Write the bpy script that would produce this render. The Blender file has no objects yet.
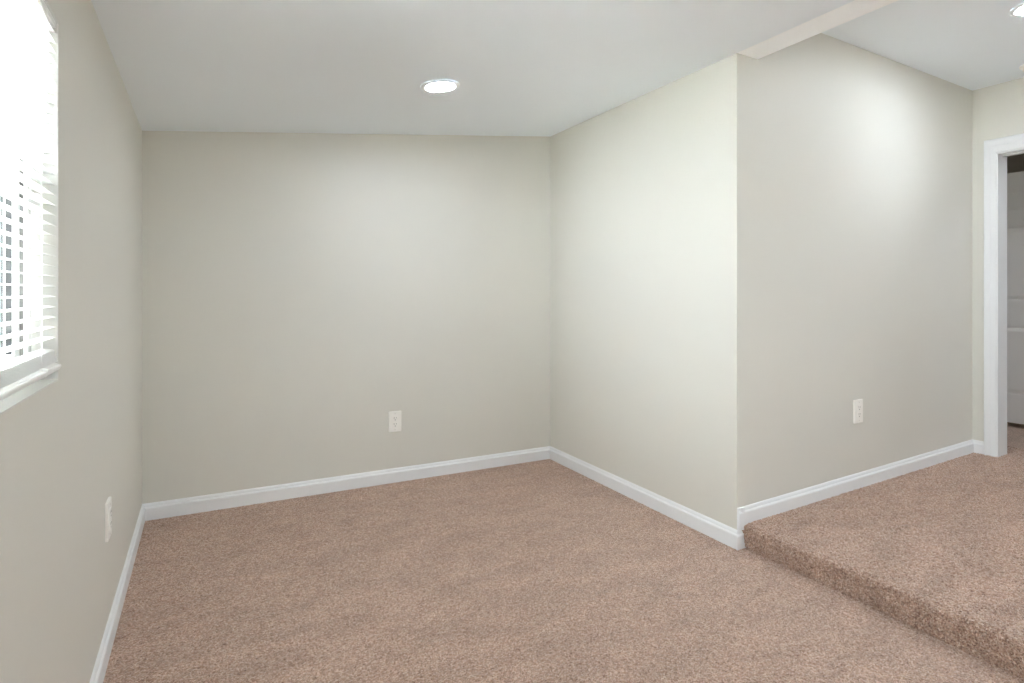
import bpy, bmesh, math, random
import numpy as np
from mathutils import Vector, Matrix

S = bpy.context.scene
C = S.collection

# ------------------------------------------------------------------ camera
YAW = math.radians(28.949)
cam_d = bpy.data.cameras.new('camera')
cam_d.sensor_width = 36.0
cam_d.lens = 555.0 / 1024.0 * 36.0
cam_d.shift_y = -(341.5 - 291.0) / 1024.0
cam_d.clip_start = 0.02
cam = bpy.data.objects.new('camera', cam_d)
C.objects.link(cam)
cam.location = (0, 0, 1.16)
cam.rotation_euler = (math.radians(90), 0, -YAW)
S.camera = cam

# ------------------------------------------------------------------ world (overcast sky) and exposure
W = bpy.data.worlds.new('sky')
S.world = W
W.use_nodes = True
bgn = W.node_tree.nodes['Background']
bgn.inputs['Color'].default_value = (0.90, 1.0, 1.05, 1)
bgn.inputs['Strength'].default_value = 4.2
S.view_settings.view_transform = 'Standard'
S.view_settings.look = 'None'
S.view_settings.gamma = 1.0
S.view_settings.use_curve_mapping = False
S.view_settings.exposure = 2.95
S.cycles.use_denoising = True
S.cycles.max_bounces = 16
S.cycles.diffuse_bounces = 12
S.cycles.caustics_reflective = False
LAMP = 30.0          # emission of every recessed lamp's lens

# daylight portal in the window opening (guides sampling of the sky)
# sun added over the yard for bounced daylight, travelling along the window wall so that it lights the ground outside but not the room
sl = bpy.data.lights.new('sun', 'SUN')
sl.energy = 30.0
sl.color = (0.90, 0.98, 1.04)
sl.angle = math.radians(0.53)
so = bpy.data.objects.new('sun', sl)
C.objects.link(so)
so.location = (-3, 8, 8)
so.rotation_euler = Vector((-0.06, -0.7, -0.75)).to_track_quat('-Z', 'Y').to_euler()

def portal(loc, rot, w, h):
    pd = bpy.data.lights.new('daylight_portal', 'AREA')
    pd.shape = 'RECTANGLE'
    pd.size, pd.size_y = w, h
    pd.cycles.is_portal = True
    po = bpy.data.objects.new('daylight_portal', pd)
    C.objects.link(po)
    po.location = loc
    po.rotation_euler = rot
portal((-0.44, 1.045, 1.354), (0, math.radians(-90), 0), 0.776, 0.97)
portal((1.04, -2.815, 1.205), (math.radians(90), 0, 0), 0.66, 0.65)

# ------------------------------------------------------------------ materials
def srgb(r, g, b):
    def f(c):
        c /= 255.0
        return c / 12.92 if c <= 0.04045 else ((c + 0.055) / 1.055) ** 2.4
    return (f(r), f(g), f(b), 1)

def new_mat(name):
    m = bpy.data.materials.new(name)
    m.use_nodes = True
    nt = m.node_tree
    return m, nt, nt.nodes['Principled BSDF']

def paint(name, col, rough=0.55, bump=0.0, scale=250.0, spec=0.35):
    m, nt, p = new_mat(name)
    p.inputs['Roughness'].default_value = rough
    p.inputs['Specular IOR Level'].default_value = spec
    tc = nt.nodes.new('ShaderNodeTexCoord')
    n1 = nt.nodes.new('ShaderNodeTexNoise')
    n1.inputs['Scale'].default_value = 1.7
    n1.inputs['Detail'].default_value = 3
    nt.links.new(tc.outputs['Object'], n1.inputs['Vector'])
    mix = nt.nodes.new('ShaderNodeMix')
    mix.data_type = 'RGBA'
    a = tuple(c * 0.985 for c in col[:3]) + (1,)
    b = tuple(min(1, c * 1.015) for c in col[:3]) + (1,)
    mix.inputs['A'].default_value = a
    mix.inputs['B'].default_value = b
    nt.links.new(n1.outputs['Fac'], mix.inputs['Factor'])
    nt.links.new(mix.outputs['Result'], p.inputs['Base Color'])
    if bump > 0:
        n2 = nt.nodes.new('ShaderNodeTexNoise')
        n2.inputs['Scale'].default_value = scale
        n2.inputs['Detail'].default_value = 2
        nt.links.new(tc.outputs['Object'], n2.inputs['Vector'])
        bn = nt.nodes.new('ShaderNodeBump')
        bn.inputs['Strength'].default_value = bump
        bn.inputs['Distance'].default_value = 0.002
        nt.links.new(n2.outputs['Fac'], bn.inputs['Height'])
        nt.links.new(bn.outputs['Normal'], p.inputs['Normal'])
    return m

def emit(name, col, strength):
    m, nt, p = new_mat(name)
    p.inputs['Base Color'].default_value = (0.9, 0.9, 0.9, 1)
    p.inputs['Emission Color'].default_value = col
    p.inputs['Emission Strength'].default_value = strength
    return m

def carpet_mat():
    m, nt, p = new_mat('cut_pile_carpet')
    p.inputs['Roughness'].default_value = 0.95
    p.inputs['Specular IOR Level'].default_value = 0.05
    p.inputs['Sheen Weight'].default_value = 0.55
    p.inputs['Sheen Tint'].default_value = (0.92, 0.84, 0.76, 1)
    p.inputs['Sheen Roughness'].default_value = 0.6
    tc = nt.nodes.new('ShaderNodeTexCoord')
    # yarn tufts: one colour per cell
    vo = nt.nodes.new('ShaderNodeTexVoronoi')
    vo.inputs['Scale'].default_value = 260.0
    nt.links.new(tc.outputs['Object'], vo.inputs['Vector'])
    sep = nt.nodes.new('ShaderNodeSeparateColor')
    nt.links.new(vo.outputs['Color'], sep.inputs['Color'])
    ramp = nt.nodes.new('ShaderNodeValToRGB')
    nt.links.new(sep.outputs['Red'], ramp.inputs['Fac'])
    els = ramp.color_ramp.elements
    els[0].position = 0.0
    els[0].color = srgb(126, 97, 82)
    els[1].position = 1.0
    els[1].color = srgb(208, 188, 173)
    for pos, col in ((0.22, (152, 120, 103)), (0.5, (174, 143, 124)), (0.8, (190, 162, 145))):
        e = els.new(pos)
        e.color = srgb(*col)
    # nap: soft lighter and darker strokes left by the vacuum cleaner
    mp = nt.nodes.new('ShaderNodeMapping')
    mp.inputs['Rotation'].default_value = (0, 0, math.radians(35))
    mp.inputs['Scale'].default_value = (2.2, 5.0, 1)
    nt.links.new(tc.outputs['Object'], mp.inputs['Vector'])
    n1 = nt.nodes.new('ShaderNodeTexNoise')
    n1.inputs['Scale'].default_value = 1.9
    n1.inputs['Detail'].default_value = 6
    n1.inputs['Distortion'].default_value = 0.6
    nt.links.new(mp.outputs['Vector'], n1.inputs['Vector'])
    mr = nt.nodes.new('ShaderNodeMapRange')
    mr.inputs['From Min'].default_value = 0.3
    mr.inputs['From Max'].default_value = 0.7
    mr.inputs['To Min'].default_value = 0.87
    mr.inputs['To Max'].default_value = 1.15
    nt.links.new(n1.outputs['Fac'], mr.inputs['Value'])
    n3 = nt.nodes.new('ShaderNodeTexNoise')
    n3.inputs['Scale'].default_value = 45.0
    n3.inputs['Detail'].default_value = 3
    nt.links.new(tc.outputs['Object'], n3.inputs['Vector'])
    mr3 = nt.nodes.new('ShaderNodeMapRange')
    mr3.inputs['From Min'].default_value = 0.3
    mr3.inputs['From Max'].default_value = 0.7
    mr3.inputs['To Min'].default_value = 0.9
    mr3.inputs['To Max'].default_value = 1.1
    nt.links.new(n3.outputs['Fac'], mr3.inputs['Value'])
    mu = nt.nodes.new('ShaderNodeMath')
    mu.operation = 'MULTIPLY'
    nt.links.new(mr.outputs['Result'], mu.inputs[0])
    nt.links.new(mr3.outputs['Result'], mu.inputs[1])
    vm = nt.nodes.new('ShaderNodeVectorMath')
    vm.operation = 'SCALE'
    nt.links.new(ramp.outputs['Color'], vm.inputs[0])
    nt.links.new(mu.outputs['Value'], vm.inputs['Scale'])
    nt.links.new(vm.outputs['Vector'], p.inputs['Base Color'])
    bn = nt.nodes.new('ShaderNodeBump')
    bn.inputs['Strength'].default_value = 0.6
    bn.inputs['Distance'].default_value = 0.004
    bn.invert = True
    nt.links.new(vo.outputs['Distance'], bn.inputs['Height'])
    nt.links.new(bn.outputs['Normal'], p.inputs['Normal'])
    return m

M = {}
M['wall'] = paint('greige_wall_paint', srgb(220, 218.6, 210), 0.5, 0.05)
M['ceiling'] = paint('white_ceiling_paint', srgb(241, 248, 253), 0.8, 0.05)
M['soffit'] = paint('white_soffit_paint', srgb(252, 254, 255), 0.45)
M['trim'] = paint('white_semi_gloss_trim', srgb(236, 238, 239), 0.35)
M['vinyl'] = paint('white_vinyl', srgb(240, 240, 238), 0.3)
M['slat'] = paint('white_enamelled_slat', srgb(244, 244, 242), 0.35)
M['plate'] = paint('white_outlet_plastic', srgb(250, 248, 242), 0.3)
M['slot'] = paint('dark_slot', srgb(60, 56, 50), 0.6)
M['screw'] = paint('painted_screw', srgb(225, 223, 216), 0.3)
M['door'] = paint('white_door_paint', srgb(246, 246, 244), 0.4)
M['dark_strip'] = paint('dark_grey_strip', srgb(72, 72, 72), 0.7)
M['mid_strip'] = paint('mid_grey_strip', srgb(130, 130, 128), 0.8)
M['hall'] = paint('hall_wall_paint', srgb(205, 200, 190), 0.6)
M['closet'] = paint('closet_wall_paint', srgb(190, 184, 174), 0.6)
M['ground'] = paint('pale_bounce_ground', srgb(200, 199, 194), 0.9, 0.3, 60)
M['lining'] = paint('white_window_return', srgb(222, 221, 217), 0.5)
M['lens'] = emit('lit_lamp_lens', (0.91, 0.985, 1.10, 1), LAMP)
M['carpet'] = carpet_mat()
mg, ntg, pg = new_mat('window_glass')
pg.inputs['Base Color'].default_value = (0.97, 0.985, 0.98, 1)
pg.inputs['Roughness'].default_value = 0.0
pg.inputs['Transmission Weight'].default_value = 1.0
pg.inputs['IOR'].default_value = 1.0
M['glass'] = mg
# thin pane: mostly clear, a little mirror at grazing angles
for n in list(ntg.nodes):
    if n.type != 'OUTPUT_MATERIAL':
        ntg.nodes.remove(n)
tr = ntg.nodes.new('ShaderNodeBsdfTransparent')
gl = ntg.nodes.new('ShaderNodeBsdfGlossy')
gl.inputs['Roughness'].default_value = 0.02
fr = ntg.nodes.new('ShaderNodeFresnel')
fr.inputs['IOR'].default_value = 1.45
ms = ntg.nodes.new('ShaderNodeMixShader')
ntg.links.new(fr.outputs['Fac'], ms.inputs['Fac'])
ntg.links.new(tr.outputs['BSDF'], ms.inputs[1])
ntg.links.new(gl.outputs['BSDF'], ms.inputs[2])
ntg.links.new(ms.outputs['Shader'], [n for n in ntg.nodes if n.type == 'OUTPUT_MATERIAL'][0].inputs['Surface'])

# ------------------------------------------------------------------ helpers
def obj(name, bm, mat, parent=None, smooth=False):
    bmesh.ops.recalc_face_normals(bm, faces=bm.faces)
    me = bpy.data.meshes.new(name)
    bm.to_mesh(me)
    bm.free()
    if mat:
        me.materials.append(mat)
    if smooth:
        for p in me.polygons:
            p.use_smooth = True
    o = bpy.data.objects.new(name, me)
    C.objects.link(o)
    if parent:
        o.parent = parent
    return o

def struct(name, bm, mat, parent=None, smooth=False):
    o = obj(name, bm, mat, parent, smooth)
    if parent is None:
        o['kind'] = 'structure'
    return o

def empty(name, loc=(0, 0, 0), rot=(0, 0, 0)):
    o = bpy.data.objects.new(name, None)
    o.empty_display_size = 0.05
    C.objects.link(o)
    o.location = loc
    o.rotation_euler = rot
    return o

def box(bm, lo, hi, bevel=0.0):
    x0, y0, z0 = lo
    x1, y1, z1 = hi
    vs = [bm.verts.new(p) for p in ((x0, y0, z0), (x1, y0, z0), (x1, y1, z0), (x0, y1, z0),
                                    (x0, y0, z1), (x1, y0, z1), (x1, y1, z1), (x0, y1, z1))]
    fs = [bm.faces.new([vs[i] for i in f]) for f in ((0, 3, 2, 1), (4, 5, 6, 7), (0, 1, 5, 4),
                                                     (1, 2, 6, 5), (2, 3, 7, 6), (3, 0, 4, 7))]
    if bevel > 0:
        es = list({e for f in fs for e in f.edges})
        bmesh.ops.bevel(bm, geom=es, offset=bevel, segments=2, profile=0.6, affect='EDGES')
    return vs

def prism(bm, plan, z0, z1):
    """plan: list of (x, y); z0 / z1 numbers or functions of (x, y)"""
    f0 = z0 if callable(z0) else (lambda x, y: z0)
    f1 = z1 if callable(z1) else (lambda x, y: z1)
    a = [bm.verts.new((x, y, f0(x, y))) for x, y in plan]
    b = [bm.verts.new((x, y, f1(x, y))) for x, y in plan]
    n = len(plan)
    bm.faces.new(list(reversed(a)))
    bm.faces.new(b)
    for i in range(n):
        j = (i + 1) % n
        bm.faces.new((a[i], a[j], b[j], b[i]))

def sweep(bm, sections, cap=True):
    """sections: rings of equal length (each a closed ring of points)"""
    rings = [[bm.verts.new(p) for p in s] for s in sections]
    n = len(rings[0])
    for a, b in zip(rings[:-1], rings[1:]):
        for i in range(n):
            j = (i + 1) % n
            bm.faces.new((a[i], a[j], b[j], b[i]))
    if cap:
        bm.faces.new(list(reversed(rings[0])))
        bm.faces.new(rings[-1])

def lathe(bm, prof, n=48, closed_top=True, closed_bottom=True, origin=(0, 0, 0)):
    ox, oy, oz = origin
    rings = []
    for r, z in prof:
        rings.append([bm.verts.new((ox + r * math.cos(2 * math.pi * k / n), oy + r * math.sin(2 * math.pi * k / n), oz + z))
                      for k in range(n)])
    for a, b in zip(rings[:-1], rings[1:]):
        for k in range(n):
            j = (k + 1) % n
            bm.faces.new((a[k], a[j], b[j], b[k]))
    if closed_bottom:
        bm.faces.new(list(reversed(rings[0])))
    if closed_top:
        bm.faces.new(rings[-1])

def tag(o, label, cat, group=None):
    o['label'] = label
    o['category'] = cat
    if group:
        o['group'] = group

def NB():
    return bmesh.new()

# ------------------------------------------------------------------ plan of the room (metres, camera at the origin, +y along the side walls)
XL = -0.278                       # window wall
PB0 = (XL, 3.358)                 # back wall, left end
XR = 2.097
PB1 = (XR, 3.243)                 # back wall, right end
PC = (XR, 1.697)                  # outer corner of the boxed-out wall
XD = 4.385                        # doorway wall
PD = (XD, 1.716)                  # inner corner by the doorway
ZP = 0.11                         # upper floor (at the doorway)
def zp(x):                        # it falls a little towards the step
    return 0.101 + 0.009 * (x - 2.13) / 2.255
YN = -2.7                         # wall behind the camera
HC = 2.468                        # main ceiling
def zc(x, y=0.0):                 # sloping alcove ceiling
    return 1.97 + (x - XL) * (2.232 - 1.97) / (XR - XL)
XB = 2.238                        # beam / soffit right edge
TW = 0.17                         # window wall thickness

# ------------------------------------------------------------------ walls
WY0, WY1, WZ0, WZ1 = 0.56, 1.53, 0.966, 1.742     # window opening
bm = NB()
x0, x1 = XL - TW, XL
box(bm, (x0, YN - 0.12, -0.05), (x1, WY0, 2.6))
box(bm, (x0, WY1, -0.05), (x1, PB0[1] + 0.14, 2.6))
box(bm, (x0, WY0, -0.05), (x1, WY1, WZ0))
box(bm, (x0, WY0, WZ1), (x1, WY1, 2.6))
struct('wall_left', bm, M['wall'])

bm = NB()
prism(bm, [PB0, PB1, (PB1[0] + 0.12, PB1[1] + 0.12), (PB0[0], PB0[1] + 0.13)], -0.05, 2.6)
struct('wall_back', bm, M['wall'])

bm = NB()     # right side of the alcove, mitred at the outer corner
prism(bm, [PC, (PC[0] + 0.12, PC[1] + 0.12), (PB1[0] + 0.12, PB1[1] + 0.12), PB1], -0.05, 2.6)
struct('wall_right', bm, M['wall'])

bm = NB()     # wall over the raised floor
prism(bm, [PC, PD, (PD[0], PD[1] + 0.12), (PC[0] + 0.12, PC[1] + 0.12)], -0.05, 2.6)
struct('wall_center', bm, M['wall'])

DY1, DY0, DZ = 1.582, 0.80, 2.028   # doorway opening
XH = XD + 0.124                     # hall side of the doorway wall
bm = NB()
box(bm, (XD, DY1, -0.05), (XH, 2.82, 2.6))
box(bm, (XD, YN - 0.12, -0.05), (XH, DY0, 2.6))
box(bm, (XD, DY0, DZ), (XH, DY1, 2.6))
struct('wall_doorway', bm, M['wall'])

bm = NB()
NX0, NX1, NZ0, NZ1 = 0.71, 1.37, 0.88, 1.53          # opening of the near wall for the added window
box(bm, (XL, YN - 0.12, -0.05), (NX0, YN, 2.6))
box(bm, (NX1, YN - 0.12, -0.05), (XD, YN, 2.6))
box(bm, (NX0, YN - 0.12, -0.05), (NX1, YN, NZ0))
box(bm, (NX0, YN - 0.12, NZ1), (NX1, YN, 2.6))
struct('wall_near', bm, M['wall'])

# ------------------------------------------------------------------ ceilings
bm = NB()
prism(bm, [(XL, YN), (XR, YN), (XR, PC[1]), PB1, PB0], zc, lambda x, y: zc(x) + 0.12)
struct('ceiling_alcove', bm, M['ceiling'])
bm = NB()     # plain soffit strip between the low and the high ceiling
prism(bm, [(XR, YN), (XB, YN), (XB, PC[1] + 0.001), (XR, PC[1])], 2.232, 2.60)
struct('trim_1', bm, M['soffit'])
bm = NB()
prism(bm, [(XB, YN), (XD, YN), PD, (XB, PC[1] + 0.001)], HC, HC + 0.12)
struct('ceiling_main', bm, M['ceiling'])

# ------------------------------------------------------------------ carpeted floors (pile modelled as small tufts)
rng = np.random.default_rng(7)
def grid_mesh(name, pts, tri_amp, normal, mat, extra=None, coarse=0):
    """pts: (n, m, 3) grid displaced along normal by random tuft heights"""
    n, m, _ = pts.shape
    h = rng.random((n, m)) ** 1.3
    if coarse:                        # fuller tufts where the pile bends over the step
        c = np.repeat(np.repeat(rng.random((coarse // 2 + 1, m // 2 + 1)), 2, 0), 2, 1)[:coarse, :m]
        h[:coarse] = (0.35 * h[:coarse] + 0.65 * c) * 2.0
    h = h * tri_amp
    P = pts + normal * h[..., None]
    P = P.reshape(-1, 3)
    idx = np.arange(n * m).reshape(n, m)
    q = np.stack([idx[:-1, :-1], idx[1:, :-1], idx[1:, 1:], idx[:-1, 1:]], -1).reshape(-1, 4)
    if extra is not None:
        ev, ef = extra
        off = len(P)
        P = np.vstack([P, np.array(ev, float)])
        q = np.vstack([q, np.array(ef, int) + off])
    me = bpy.data.meshes.new(name)
    me.from_pydata(P.tolist(), [], q.tolist())
    me.materials.append(mat)
    me.update()
    o = bpy.data.objects.new(name, me)
    C.objects.link(o)
    o['kind'] = 'structure'
    return o

STEP = 0.005
gx = np.arange(XL - 0.005, 2.15, STEP)
gy = np.arange(0.6, 3.37, STEP)
G = np.zeros((len(gx), len(gy), 3))
G[..., 0] = gx[:, None] + rng.uniform(-.0016, .0016, (len(gx), len(gy)))
G[..., 1] = gy[None, :] + rng.uniform(-.0016, .0016, (len(gx), len(gy)))
G[..., 2] = -0.002
ya = float(gy[0]) + .002
grid_mesh('floor', G, 0.0038, np.array([0, 0, 1.0]), M['carpet'],
          ([(XL - .005, YN, 0), (2.15, YN, 0), (2.15, ya, 0), (XL - .005, ya, 0)], [(0, 1, 2, 3)]))

# raised floor: riser, rounded nose and top swept towards the camera
XS = 2.134
prof = []
for z in np.arange(-0.004, 0.081, STEP):
    prof.append((XS + 0.009 - 0.013 * math.sin(max(0, z) / 0.081 * math.pi / 2), z, -1, 0))
Rn = 0.018
for a in np.linspace(0, 90, 8)[1:]:
    a = math.radians(a)
    prof.append((XS - .004 + Rn - Rn * math.cos(a), zp(XS) - 0.002 - Rn + Rn * math.sin(a), -math.cos(a), math.sin(a)))
for x in np.arange(XS + Rn + STEP, 4.75, STEP):
    prof.append((x, min(zp(x), ZP + .001) - 0.002, 0, 1))
prof = np.array(prof)
py = np.arange(0.55, 1.72, STEP)
n, m = len(prof), len(py)
G = np.zeros((n, m, 3))
G[..., 0] = prof[:, 0, None] + rng.uniform(-.002, .002, (n, m))
G[..., 1] = py[None, :] + rng.uniform(-.002, .002, (n, m))
# the screed under the raised carpet is a little thicker towards the viewer
lift = np.clip(1 - (prof[:, 0, None] - 2.13) / 2.0, 0, 1) * (0.05 + 0.16 * np.clip(1.69 - py[None, :], 0, 2))
G[..., 2] = prof[:, 1, None] * (1 + lift)
N = np.zeros((n, m, 3))
N[..., 0] = prof[:, 2, None]
N[..., 2] = prof[:, 3, None]
yb = float(py[0]) + .002
xe = float(prof[-1, 0]) - .002
yt = float(py[-1]) - .003
grid_mesh('floor_raised', G, 0.006, N, M['carpet'],
          ([(XS, YN, 0), (XS, yb, 0), (XS, yb, zp(XS)), (XS, YN, zp(XS)), (6.1, yb, ZP), (6.1, YN, ZP),
            (xe, yb, ZP), (xe, 3.0, ZP), (6.1, 3.0, ZP), (4.40, yt, ZP - .001), (xe, yt, ZP - .001), (xe, 3.0, ZP - .001), (4.40, 3.0, ZP - .001)],
           [(0, 1, 2, 3), (3, 2, 4, 5), (6, 7, 8, 4), (9, 10, 11, 12)]), 20)

# ------------------------------------------------------------------ baseboards
BH = 0.084
BP = [(0, 0), (0.014, 0), (0.014, 0.059), (0.0125, 0.0635), (0.0075, 0.0685), (0.0075, 0.0705), (0.0055, 0.0765), (0.0025, 0.0815), (0, BH)]
def baseboard(name, a, b, z, ta=0.0, tb=0.0, parent=None, mat=None, zb=None):
    """along a->b in plan, room on the left-hand side of the direction; ta/tb shift ends per unit depth for mitres"""
    ax, ay = a
    bx, by = b
    L = math.hypot(bx - ax, by - ay)
    d = ((bx - ax) / L, (by - ay) / L)
    nrm = (-d[1], d[0])
    s = []
    for (px, py_, t, sg, z) in ((ax, ay, ta, 1, z), (bx, by, tb, -1, z if zb is None else zb)):
        s.append([(px + nrm[0] * u + d[0] * u * t * sg, py_ + nrm[1] * u + d[1] * u * t * sg, z + v) for u, v in BP])
    bm = NB()
    sweep(bm, s)
    return struct(name, bm, mat or M['trim'], parent)

baseboard('baseboard_left', PB0, (XL, YN), 0.0, 1, 0)
baseboard('baseboard_back', PB1, PB0, 0.0, 1, 1)
baseboard('baseboard_right', PC, PB1, 0.0, -1, 1)
# stepped baseboard of the wall over the raised floor
be = empty('baseboard_center')
be['kind'] = 'structure'
bw = math.atan2(PD[1] - PC[1], PD[0] - PC[0])
VX = PC[0] - 0.0005
baseboard('top_board', PD, (VX, PC[1]), ZP - 0.002, 1, 0, be, None, zp(XS) - 0.003)
# moulding turned down the corner, short wrap under it and flat board beside the riser
s = []
for z, k in ((BH - 0.001, 0), (zp(XS) - 0.003 + BH, 1)):
    # profile laid across x: thin edge at the corner, thick edge to the right
    w = [(VX + 0.0 + (BH - v) * 0.30, PC[1] - u) for u, v in BP[2:]]
    w += [(VX, PC[1])]
    ring = [(VX + 0.036, PC[1]), (VX + 0.036, PC[1] - 0.013), (VX + 0.0235, PC[1] - 0.013), (VX + 0.020, PC[1] - 0.0115),
            (VX + 0.0175, PC[1] - 0.0085), (VX + 0.0150, PC[1] - 0.0085), (VX + 0.0065, PC[1] - 0.0055), (VX + 0.001, PC[1] - 0.004), (VX, PC[1])]
    s.append([(x, y, z if k == 0 else z - 0.0001 - max(0, (x - VX)) * 0.0) for x, y in ring])
bm = NB()
sweep(bm, s)
obj('corner_moulding', bm, M['trim'], be)
baseboard('corner_board', (XS + 0.012, PC[1]), PC, 0.0, 0, -1, be)
bm = NB()
box(bm, (VX + 0.034, PC[1] - 0.0125, 0.0), (XS + 0.06, PC[1] + 0.001, 0.118))
obj('riser_board', bm, M['trim'], be)

CY1, CZ = 1.6465, 2.123       # casing outer edges
baseboard('baseboard_doorway', (XD, CY1), PD, ZP - 0.002, 0, 1)

# ------------------------------------------------------------------ doorway: jambs, head, stops and casing
dr = empty('door_1', (0, 0, 0))
dr['kind'] = 'structure'
JT = 0.018
bm = NB()
box(bm, (XD - 0.004, DY1 - 0.0005, ZP - .004), (XH + 0.004, DY1 + JT, DZ + JT))
obj('jamb', bm, M['trim'], dr)
bm = NB()
box(bm, (XD - 0.004, DY0 - JT, ZP - .004), (XH + 0.004, DY0, DZ + JT))
obj('jamb', bm, M['trim'], dr)
bm = NB()
box(bm, (XD - 0.004, DY0, DZ - 0.0005), (XH + 0.004, DY1, DZ + JT))
obj('head_jamb', bm, M['trim'], dr)
bm = NB()
box(bm, (XD + 0.055, DY0, DZ - 0.011), (XD + 0.09, DY1, DZ), 0.001)
obj('door_stop', bm, M['trim'], dr)

# casing profile: u across the width from the opening outwards, v off the wall
CP = [(0, 0), (0, 0.010), (0.004, 0.0125), (0.030, 0.0135), (0.036, 0.0155), (0.056, 0.0175), (0.061, 0.016), (0.0632, 0.012), (0.0632, 0)]
def casing(name, pts, parent):
    secs = []
    for kind, y, z in pts:
        ring = []
        for u, v in CP:
            if kind == 'foot_l':
                ring.append((XD - v, y + u, z))
            elif kind == 'foot_r':
                ring.append((XD - v, y - u, z))
            elif kind == 'corner_l':
                ring.append((XD - v, y + u, z + u * (CZ - DZ - 0.006) / 0.0632))
            elif kind == 'corner_r':
                ring.append((XD - v, y - u, z + u * (CZ - DZ - 0.006) / 0.0632))
        secs.append(ring)
    bm = NB()
    sweep(bm, secs)
    return obj(name, bm, M['trim'], parent)
RY = 0.006
casing('side_casing', [('foot_l', DY1 + RY, ZP - .004), ('corner_l', DY1 + RY, DZ + RY)], dr)
casing('head_casing', [('corner_l', DY1 + RY, DZ + RY), ('corner_r', DY0 - RY, DZ + RY)], dr)
casing('side_casing', [('corner_r', DY0 - RY, DZ + RY), ('foot_r', DY0 - RY, ZP - .004)], dr)

# ------------------------------------------------------------------ hall behind the doorway and its closet
XC = 5.44                         # closet front
bm = NB()
box(bm, (XH, 2.70, -0.05), (6.25, 2.82, 2.6))
struct('wall_hall_far', bm, M['hall'])
bm = NB()
box(bm, (XH, -1.0, -0.05), (6.25, -0.88, 2.6))
struct('wall_hall_near', bm, M['hall'])
bm = NB()
box(bm, (XC, 2.12, ZP), (XC + 0.1, 2.70, HC))
box(bm, (XC, -0.88, ZP), (XC + 0.1, 0.60, HC))
box(bm, (XC, 0.60, 2.30), (XC + 0.1, 2.12, HC))
struct('wall_closet_front', bm, M['hall'])
bm = NB()
box(bm, (6.10, -0.88, -0.05), (6.25, 2.70, 2.6))
struct('wall_closet_back', bm, M['closet'])
bm = NB()
box(bm, (XH, -0.88, HC), (6.10, 2.70, HC + 0.12))
struct('ceiling_hall', bm, M['ceiling'])
# panelled closet door leaf
dl = empty('door_2', (XC, 2.0, ZP))
dl['kind'] = 'structure'
def panel_door(parent, y_far, y_near, zb, zt, x):
    """leaf in a plane x = const facing -x; sunk raised panels, three rows in two columns"""
    w = y_far - y_near
    st = 0.105
    cols = [(y_near + st, y_near + w / 2 - 0.05), (y_near + w / 2 + 0.05, y_far - st)]
    rows = [(0.365, 0.890), (1.085, 1.652), (1.768, 1.930)]
    bm = NB()
    box(bm, (0.010, y_near, zb), (0.035, y_far, zt))
    ys = [y_near] + [v for c in cols for v in c] + [y_far]
    for a, b in ((ys[0], ys[1]), (ys[2], ys[3]), (ys[4], ys[5])):
        box(bm, (0, a, zb), (0.010, b, zt))
    zs = [zb] + [v for r in rows for v in r] + [zt]
    for a, b in ((zs[0], zs[1]), (zs[2], zs[3]), (zs[4], zs[5]), (zs[6], zs[7])):
        for c in cols:
            box(bm, (0, c[0], a), (0.010, c[1], b))
    for v in bm.verts:
        v.co.x += x - parent.location.x
        v.co.y -= parent.location.y
        v.co.z -= parent.location.z
    obj('leaf', bm, M['door'], parent)
    for c in cols:
        for r in rows:
            bm = NB()
            g, sl = 0.012, 0.028
            a = [(0.0099, c[0] + g, r[0] + g), (0.0099, c[1] - g, r[0] + g), (0.0099, c[1] - g, r[1] - g), (0.0099, c[0] + g, r[1] - g)]
            b = [(0.002, c[0] + g + sl, r[0] + g + sl), (0.002, c[1] - g - sl, r[0] + g + sl), (0.002, c[1] - g - sl, r[1] - g - sl), (0.002, c[0] + g + sl, r[1] - g - sl)]
            A = [bm.verts.new(p) for p in a]
            B = [bm.verts.new(p) for p in b]
            bm.faces.new(A)
            bm.faces.new(B)
            for i in range(4):
                j = (i + 1) % 4
                bm.faces.new((A[i], A[j], B[j], B[i]))
            for v in bm.verts:
                v.co.x += x - parent.location.x
                v.co.y -= parent.location.y
                v.co.z -= parent.location.z
            obj('panel', bm, M['door'], parent)
panel_door(dl, 2.08, 1.32, 0.146, 2.070, XC)

# ------------------------------------------------------------------ window: vinyl double-hung unit set in the wall opening
wn = empty('window_1', (XL - 0.10, 1.045, WZ0))
wn['kind'] = 'structure'
def wpart(name, boxes, mat, bevel=0.0015, parent=None):
    bm = NB()
    for lo, hi in boxes:
        box(bm, lo, hi, bevel)
    base = Vector(wn.location)
    for v in bm.verts:
        v.co -= base
    o = obj(name, bm, mat, wn)
    if parent:
        o.parent = parent
    return o
wpart('jamb_lining', [((XL - 0.046, WY0 + 0.0, WZ0), (XL - 0.0003, WY0 + 0.004, WZ1)), ((XL - 0.046, WY1 - 0.004, WZ0), (XL - 0.0003, WY1, WZ1)),
                      ((XL - 0.046, WY0 + 0.004, WZ1 - 0.004), (XL - 0.0003, WY1 - 0.004, WZ1)), ((XL - 0.046, WY0 + 0.004, WZ0), (XL - 0.0003, WY1 - 0.004, WZ0 + 0.004))], M['lining'], 0)
fx0, fx1 = XL - 0.130, XL - 0.045      # outer and inner face of the frame
FW = 0.026
wpart('window_frame', [((fx0, WY0, WZ0), (fx1, WY0 + FW, WZ1)), ((fx0, WY1 - FW, WZ0), (fx1, WY1, WZ1)),
                       ((fx0, WY0 + FW, WZ0), (fx1, WY1 - FW, WZ0 + 0.03)), ((fx0, WY0 + FW, WZ1 - FW), (fx1, WY1 - FW, WZ1))], M['vinyl'])
ZM = 1.372                              # meeting rail
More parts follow.
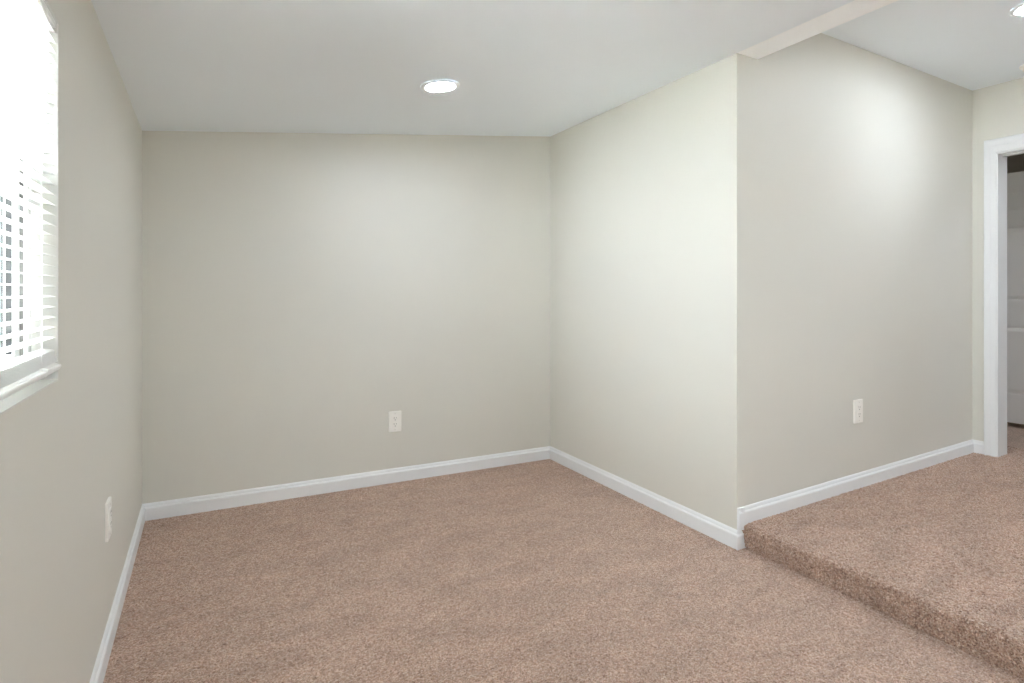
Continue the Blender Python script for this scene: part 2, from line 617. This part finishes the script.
def sash(name, xa, xb, za, zb, st):
    ya_, yb_ = WY0 + FW + 0.001, WY1 - FW - 0.001
    o = wpart(name, [((xa, ya_, za), (xb, ya_ + st, zb)), ((xa, yb_ - st, za), (xb, yb_, zb)),
                     ((xa, ya_ + st, za), (xb, yb_ - st, za + 0.034)), ((xa, ya_ + st, zb - 0.032), (xb, yb_ - st, zb))], M['vinyl'])
    xm = (xa + xb) / 2
    wpart('pane', [((xm - 0.002, ya_ + st - 0.004, za + 0.03), (xm + 0.002, yb_ - st + 0.004, zb - 0.028))], M['glass'], 0, o)
    return o
lo_s = sash('lower_sash', XL - 0.088, XL - 0.060, WZ0 + 0.031, ZM + 0.016, 0.029)
wpart('grey_strip', [((XL - 0.0735, WY1 - FW - 0.0315, WZ0 + 0.066), (XL - 0.0645, WY1 - FW - 0.0298, ZM - 0.017))], M['dark_strip'], 0, lo_s)  # dark grey strip added along the sash stile
wpart('grey_strip', [((XL - 0.0590, WY1 - FW - 0.0015, WZ0 + 0.035), (XL - 0.0530, WY1 - FW + 0.001, WZ1 - 0.03))], M['mid_strip'], 0)  # mid grey strip added along the side of the frame
sash('upper_sash', XL - 0.120, XL - 0.092, ZM - 0.016, WZ1 - FW - 0.001, 0.034)
wpart('sash_lock', [((XL - 0.075, 1.02, ZM + 0.016), (XL - 0.058, 1.08, ZM + 0.026))], M['vinyl'], 0.002, lo_s)

# plain fixed window, added unseen behind the viewpoint for extra daylight
def plain_window(name, along, a0, a1, z0, z1, mid, depth):
    w = empty(name, (mid, (a0 + a1) / 2, z0) if along == 'y' else ((a0 + a1) / 2, mid, z0))
    w['kind'] = 'structure'
    base = Vector(w.location)
    def bx(bm, a, b, c, d, t):
        if along == 'y':
            box(bm, (mid - t, a, c), (mid + t, b, d), 0.0015 if t > .01 else 0)
        else:
            box(bm, (a, mid - t, c), (b, mid + t, d), 0.0015 if t > .01 else 0)
    bm = NB()
    t, f = depth / 2, 0.05
    m = (a0 + a1) / 2
    bx(bm, a0, a0 + f, z0, z1, t)
    bx(bm, a1 - f, a1, z0, z1, t)
    bx(bm, a0 + f, a1 - f, z0, z0 + f, t)
    bx(bm, a0 + f, a1 - f, z1 - f, z1, t)
    bx(bm, m - f / 2, m + f / 2, z0 + f, z1 - f, t)
    for v in bm.verts:
        v.co -= base
    obj('window_frame', bm, M['vinyl'], w)
    for a, b in ((a0 + f - .004, m - f / 2 + .004), (m + f / 2 - .004, a1 - f + .004)):
        bm = NB()
        bx(bm, a, b, z0 + f - .004, z1 - f + .004, 0.002)
        for v in bm.verts:
            v.co -= base
        obj('pane', bm, M['glass'], w)
plain_window('added_window', 'x', NX0, NX1, NZ0, NZ1, YN - 0.06, 0.08)

# ------------------------------------------------------------------ mini blind
BX = XL - 0.0155                # slat centre line
BY0, BY1 = WY0 + 0.009, WY1 - 0.008
blind = empty('window_blind', (BX, (BY0 + BY1) / 2, WZ1))
tag(blind, 'white horizontal mini blind with open slats hanging in the window', 'blind')
def bpart(name, bm, mat, smooth=False):
    base = Vector(blind.location)
    for v in bm.verts:
        v.co -= base
    return obj(name, bm, mat, blind, smooth)
bm = NB()
box(bm, (BX - 0.0125, BY0, WZ1 - 0.016), (BX + 0.0125, BY1, WZ1 - 0.0005), 0.002)
bpart('head_rail', bm, M['slat'])
def slat_ring(cx, cz, tilt, y, w=0.0250, t=0.0008, crown=0.0022, n=8):
    up, dn = [], []
    for k in range(n + 1):
        s = -1 + 2 * k / n
        px, pz = s * w / 2, crown * (1 - s * s)
        for lst, dz in ((up, t / 2), (dn, -t / 2)):
            qx = px * math.cos(tilt) - (pz + dz) * math.sin(tilt)
            qz = px * math.sin(tilt) + (pz + dz) * math.cos(tilt)
            lst.append((cx + qx, y, cz + qz))
    return up + dn[::-1]
random.seed(3)
PITCH = 0.0218
TILT = math.radians(-4)
z = WZ1 - 0.027
bm = NB()
zlast = z
while z > 1.040:
    dt = random.uniform(-0.02, 0.02)
    dy = random.uniform(-0.0015, 0.0015)
    sweep(bm, [slat_ring(BX, z, TILT + dt, BY0 + dy), slat_ring(BX, z, TILT + dt, BY1 + dy)])
    zlast = z
    z -= PITCH
bpart('slats', bm, M['slat'])
# unused slats gathered on the bottom rail
bm = NB()
TS = math.radians(-14)
z = 1.0125
k = 0
while z < 1.036:
    sweep(bm, [slat_ring(BX + 0.004 - 0.0012 * k * 0.5, z, TS + 0.012 * k, BY0 + random.uniform(-.002, .002), crown=0.0016),
               slat_ring(BX + 0.004 - 0.0012 * k * 0.5, z, TS + 0.012 * k, BY1 - 0.002 + random.uniform(-.002, .002), crown=0.0016)])
    z += 0.0024
    k += 1
bpart('gathered_slats', bm, M['slat'])
# bottom rail, tipped forward over the ledge
def rail_ring(y):
    P = [(-0.0125, -0.0045), (0.011, -0.0065), (0.0135, -0.005), (0.0142, 0.001), (0.0135, 0.0045), (0.011, 0.0062),
         (0.008, 0.0052), (0.004, 0.0060), (-0.008, 0.0058), (-0.0125, 0.0045)]
    t = math.radians(-20)
    return [(BX + 0.007 + a * math.cos(t) - b * math.sin(t), y, 1.000 + a * math.sin(t) + b * math.cos(t)) for a, b in P]
bm = NB()
sweep(bm, [rail_ring(BY0 + 0.002), rail_ring(BY1 + 0.004)])
bpart('bottom_rail', bm, M['slat'])
for yy in (BY0 + 0.12, (BY0 + BY1) / 2, BY1 - 0.12):
    bm = NB()
    for xx in (BX - 0.0128, BX + 0.0128):
        box(bm, (xx - 0.0007, yy - 0.0008, 1.005), (xx + 0.0007, yy + 0.0008, WZ1 - 0.02))
    bpart('ladder_cord', bm, M['slat'])
    bm = NB()
    t = math.radians(-20)
    box(bm, (-0.004, -0.007, -0.008), (0.0165, 0.007, 0.009), 0.002)
    bmesh.ops.rotate(bm, verts=bm.verts, cent=(0, 0, 0), matrix=Matrix.Rotation(-t, 3, 'Y'))
    bmesh.ops.translate(bm, verts=bm.verts, vec=(BX + 0.007, yy, 1.003))
    bpart('cord_clip', bm, M['slat'])

# ------------------------------------------------------------------ recessed ceiling lights
def make_light(name, label, loc, slope):
    t = empty(name, loc, (0, -slope, 0))
    tag(t, label, 'ceiling light', 'recessed ceiling lights')
    bm = NB()
    lathe(bm, [(0.0655, -0.0005), (0.066, -0.007), (0.073, -0.0095), (0.081, -0.0085), (0.0875, -0.004), (0.0885, -0.0005)], 64, False, False)
    bm2 = bm
    obj('trim_ring', bm2, M['trim'], t, True)
    bm = NB()
    lathe(bm, [(0.0650, -0.0008), (0.0650, -0.0062), (0.054, -0.0078), (0.030, -0.0090), (0.004, -0.0094)], 64, True, True)
    obj('lens', bm, M['lens'], t, True)
    return t
def copy_thing(src, name, label, loc, slope):
    r = src.copy()
    r.name = name
    r.location = loc
    r.rotation_euler = (0, -slope, 0)
    r['label'] = label
    C.objects.link(r)
    for ch in src.children:
        c = ch.copy()
        C.objects.link(c)
        c.parent = r
    return r
SL = math.atan2(2.232 - 1.97, XR - XL)
L1 = make_light('ceiling_light', 'round white recessed light glowing in the low sloped ceiling of the alcove', (0.947, 2.395, zc(0.947)), SL)
copy_thing(L1, 'ceiling_light', 'round white recessed light glowing in the higher flat ceiling above the raised carpeted floor', (3.338, 1.068, HC), 0)
copy_thing(L1, 'ceiling_light', 'added unseen round white recessed fill light in the higher flat ceiling beside the soffit edge, above the step', (2.55, -0.70, HC), 0)  # added out of view to raise the light level
copy_thing(L1, 'ceiling_light', 'added unseen round white recessed fill light in the low sloped ceiling nearest the added near-wall window', (0.955, -0.55, zc(0.955)), SL)  # extra unseen lamp, added as fill behind the viewpoint
copy_thing(L1, 'ceiling_light', 'added unseen round white recessed fill light in the higher flat ceiling, towards the near wall', (3.60, -1.90, HC), 0)  # another added fill lamp, outside the view

copy_thing(L1, 'ceiling_light', 'added unseen round white recessed fill light in the flat ceiling of the hall beyond the doorway', (4.97, 0.25, HC), 0)  # unseen lamp added to brighten the hall and closet door

# ------------------------------------------------------------------ smoke detector
sd = empty('smoke_detector', (4.185, 1.345, HC))
tag(sd, 'small white round smoke detector on the ceiling above the doorway', 'smoke detector')
bm = NB()
lathe(bm, [(0.062, 0.0), (0.062, -0.008), (0.058, -0.011)], 48, True, True)
obj('mounting_plate', bm, M['plate'], sd, True)
bm = NB()
lathe(bm, [(0.050, -0.0105), (0.0505, -0.016), (0.049, -0.024), (0.042, -0.031), (0.030, -0.034), (0.002, -0.0345)], 48, True, True)
obj('cover', bm, M['plate'], sd, True)

# ------------------------------------------------------------------ wall outlets
def rounded_rect(w, h, r, n=5):
    pts = []
    for cx, cy, a0 in ((w / 2 - r, h / 2 - r, 0), (-w / 2 + r, h / 2 - r, 90), (-w / 2 + r, -h / 2 + r, 180), (w / 2 - r, -h / 2 + r, 270)):
        for k in range(n + 1):
            a = math.radians(a0 + 90 * k / n)
            pts.append((cx + r * math.cos(a), cy + r * math.sin(a)))
    return pts
def ring_layers(bm, layers):
    """layers: (w, h, r, depth); local frame: x across, -y out of the wall, z up"""
    sweep(bm, [[(x, -d, z_) for x, z_ in rounded_rect(w, h, r)] for w, h, r, d in layers])
def make_outlet(label, loc, rz):
    t = empty('wall_outlet', loc, (0, 0, rz))
    tag(t, label, 'outlet', 'white wall outlets')
    bm = NB()
    ring_layers(bm, [(0.0785, 0.124, 0.004, 0.0), (0.0785, 0.124, 0.004, 0.0055), (0.0755, 0.121, 0.004, 0.0076), (0.073, 0.1185, 0.004, 0.0080)])
    pl = obj('cover_plate', bm, M['plate'], t)
    for zz in (0.0485, -0.0485):
        bm = NB()
        sweep(bm, [[(0.0033 * math.cos(a), -d, zz + 0.0033 * math.sin(a)) for a in [2 * math.pi * k / 16 for k in range(16)]] for d in (0.0078, 0.0088)])
        obj('screw', bm, M['screw'], pl)
    bm = NB()
    ring_layers(bm, [(0.0335, 0.067, 0.003, 0.0076), (0.0335, 0.067, 0.003, 0.0098), (0.0325, 0.066, 0.003, 0.0104)])
    rc = obj('receptacle', bm, M['plate'], t)
    for zz in (0.0185, -0.0185):
        bm = NB()
        box(bm, (-0.0075, -0.0107, zz + 0.0005), (-0.0053, -0.0101, zz + 0.0095))
        box(bm, (0.0053, -0.0107, zz + 0.0015), (0.0075, -0.0101, zz + 0.0085))
        sweep(bm, [[(0.0028 * math.cos(a), -d, zz - 0.0075 + 0.0026 * math.sin(a)) for a in [2 * math.pi * k / 14 for k in range(14)]] for d in (0.0101, 0.0107)])
        obj('socket_slots', bm, M['slot'], rc)
    return t
def on_back(x):
    f = (x - PB0[0]) / (PB1[0] - PB0[0])
    return PB0[1] + f * (PB1[1] - PB0[1])
rb = math.atan2(PB1[1] - PB0[1], PB1[0] - PB0[0])
make_outlet('white duplex wall outlet low on the back wall, facing the viewer', (1.009, on_back(1.009), 0.368), rb)
make_outlet('white duplex wall outlet low on the window wall, seen almost edge-on', (XL, 2.212, 0.419), math.radians(90))
rc_ = math.atan2(PD[1] - PC[1], PD[0] - PC[0])
make_outlet('white duplex wall outlet low on the wall above the raised carpeted floor', (3.058, PC[1] + (3.058 - XR) * math.tan(rc_), 0.517), rc_)

# ------------------------------------------------------------------ pale ground added outside to bounce daylight in
bm = NB()
box(bm, (-9.0, -9.0, 0.25), (XL - TW - 0.01, 12.0, 0.48))
box(bm, (XL - TW - 0.01, -9.0, -0.2), (7.0, YN - 0.13, 0.02))
struct('ground', bm, M['ground'])
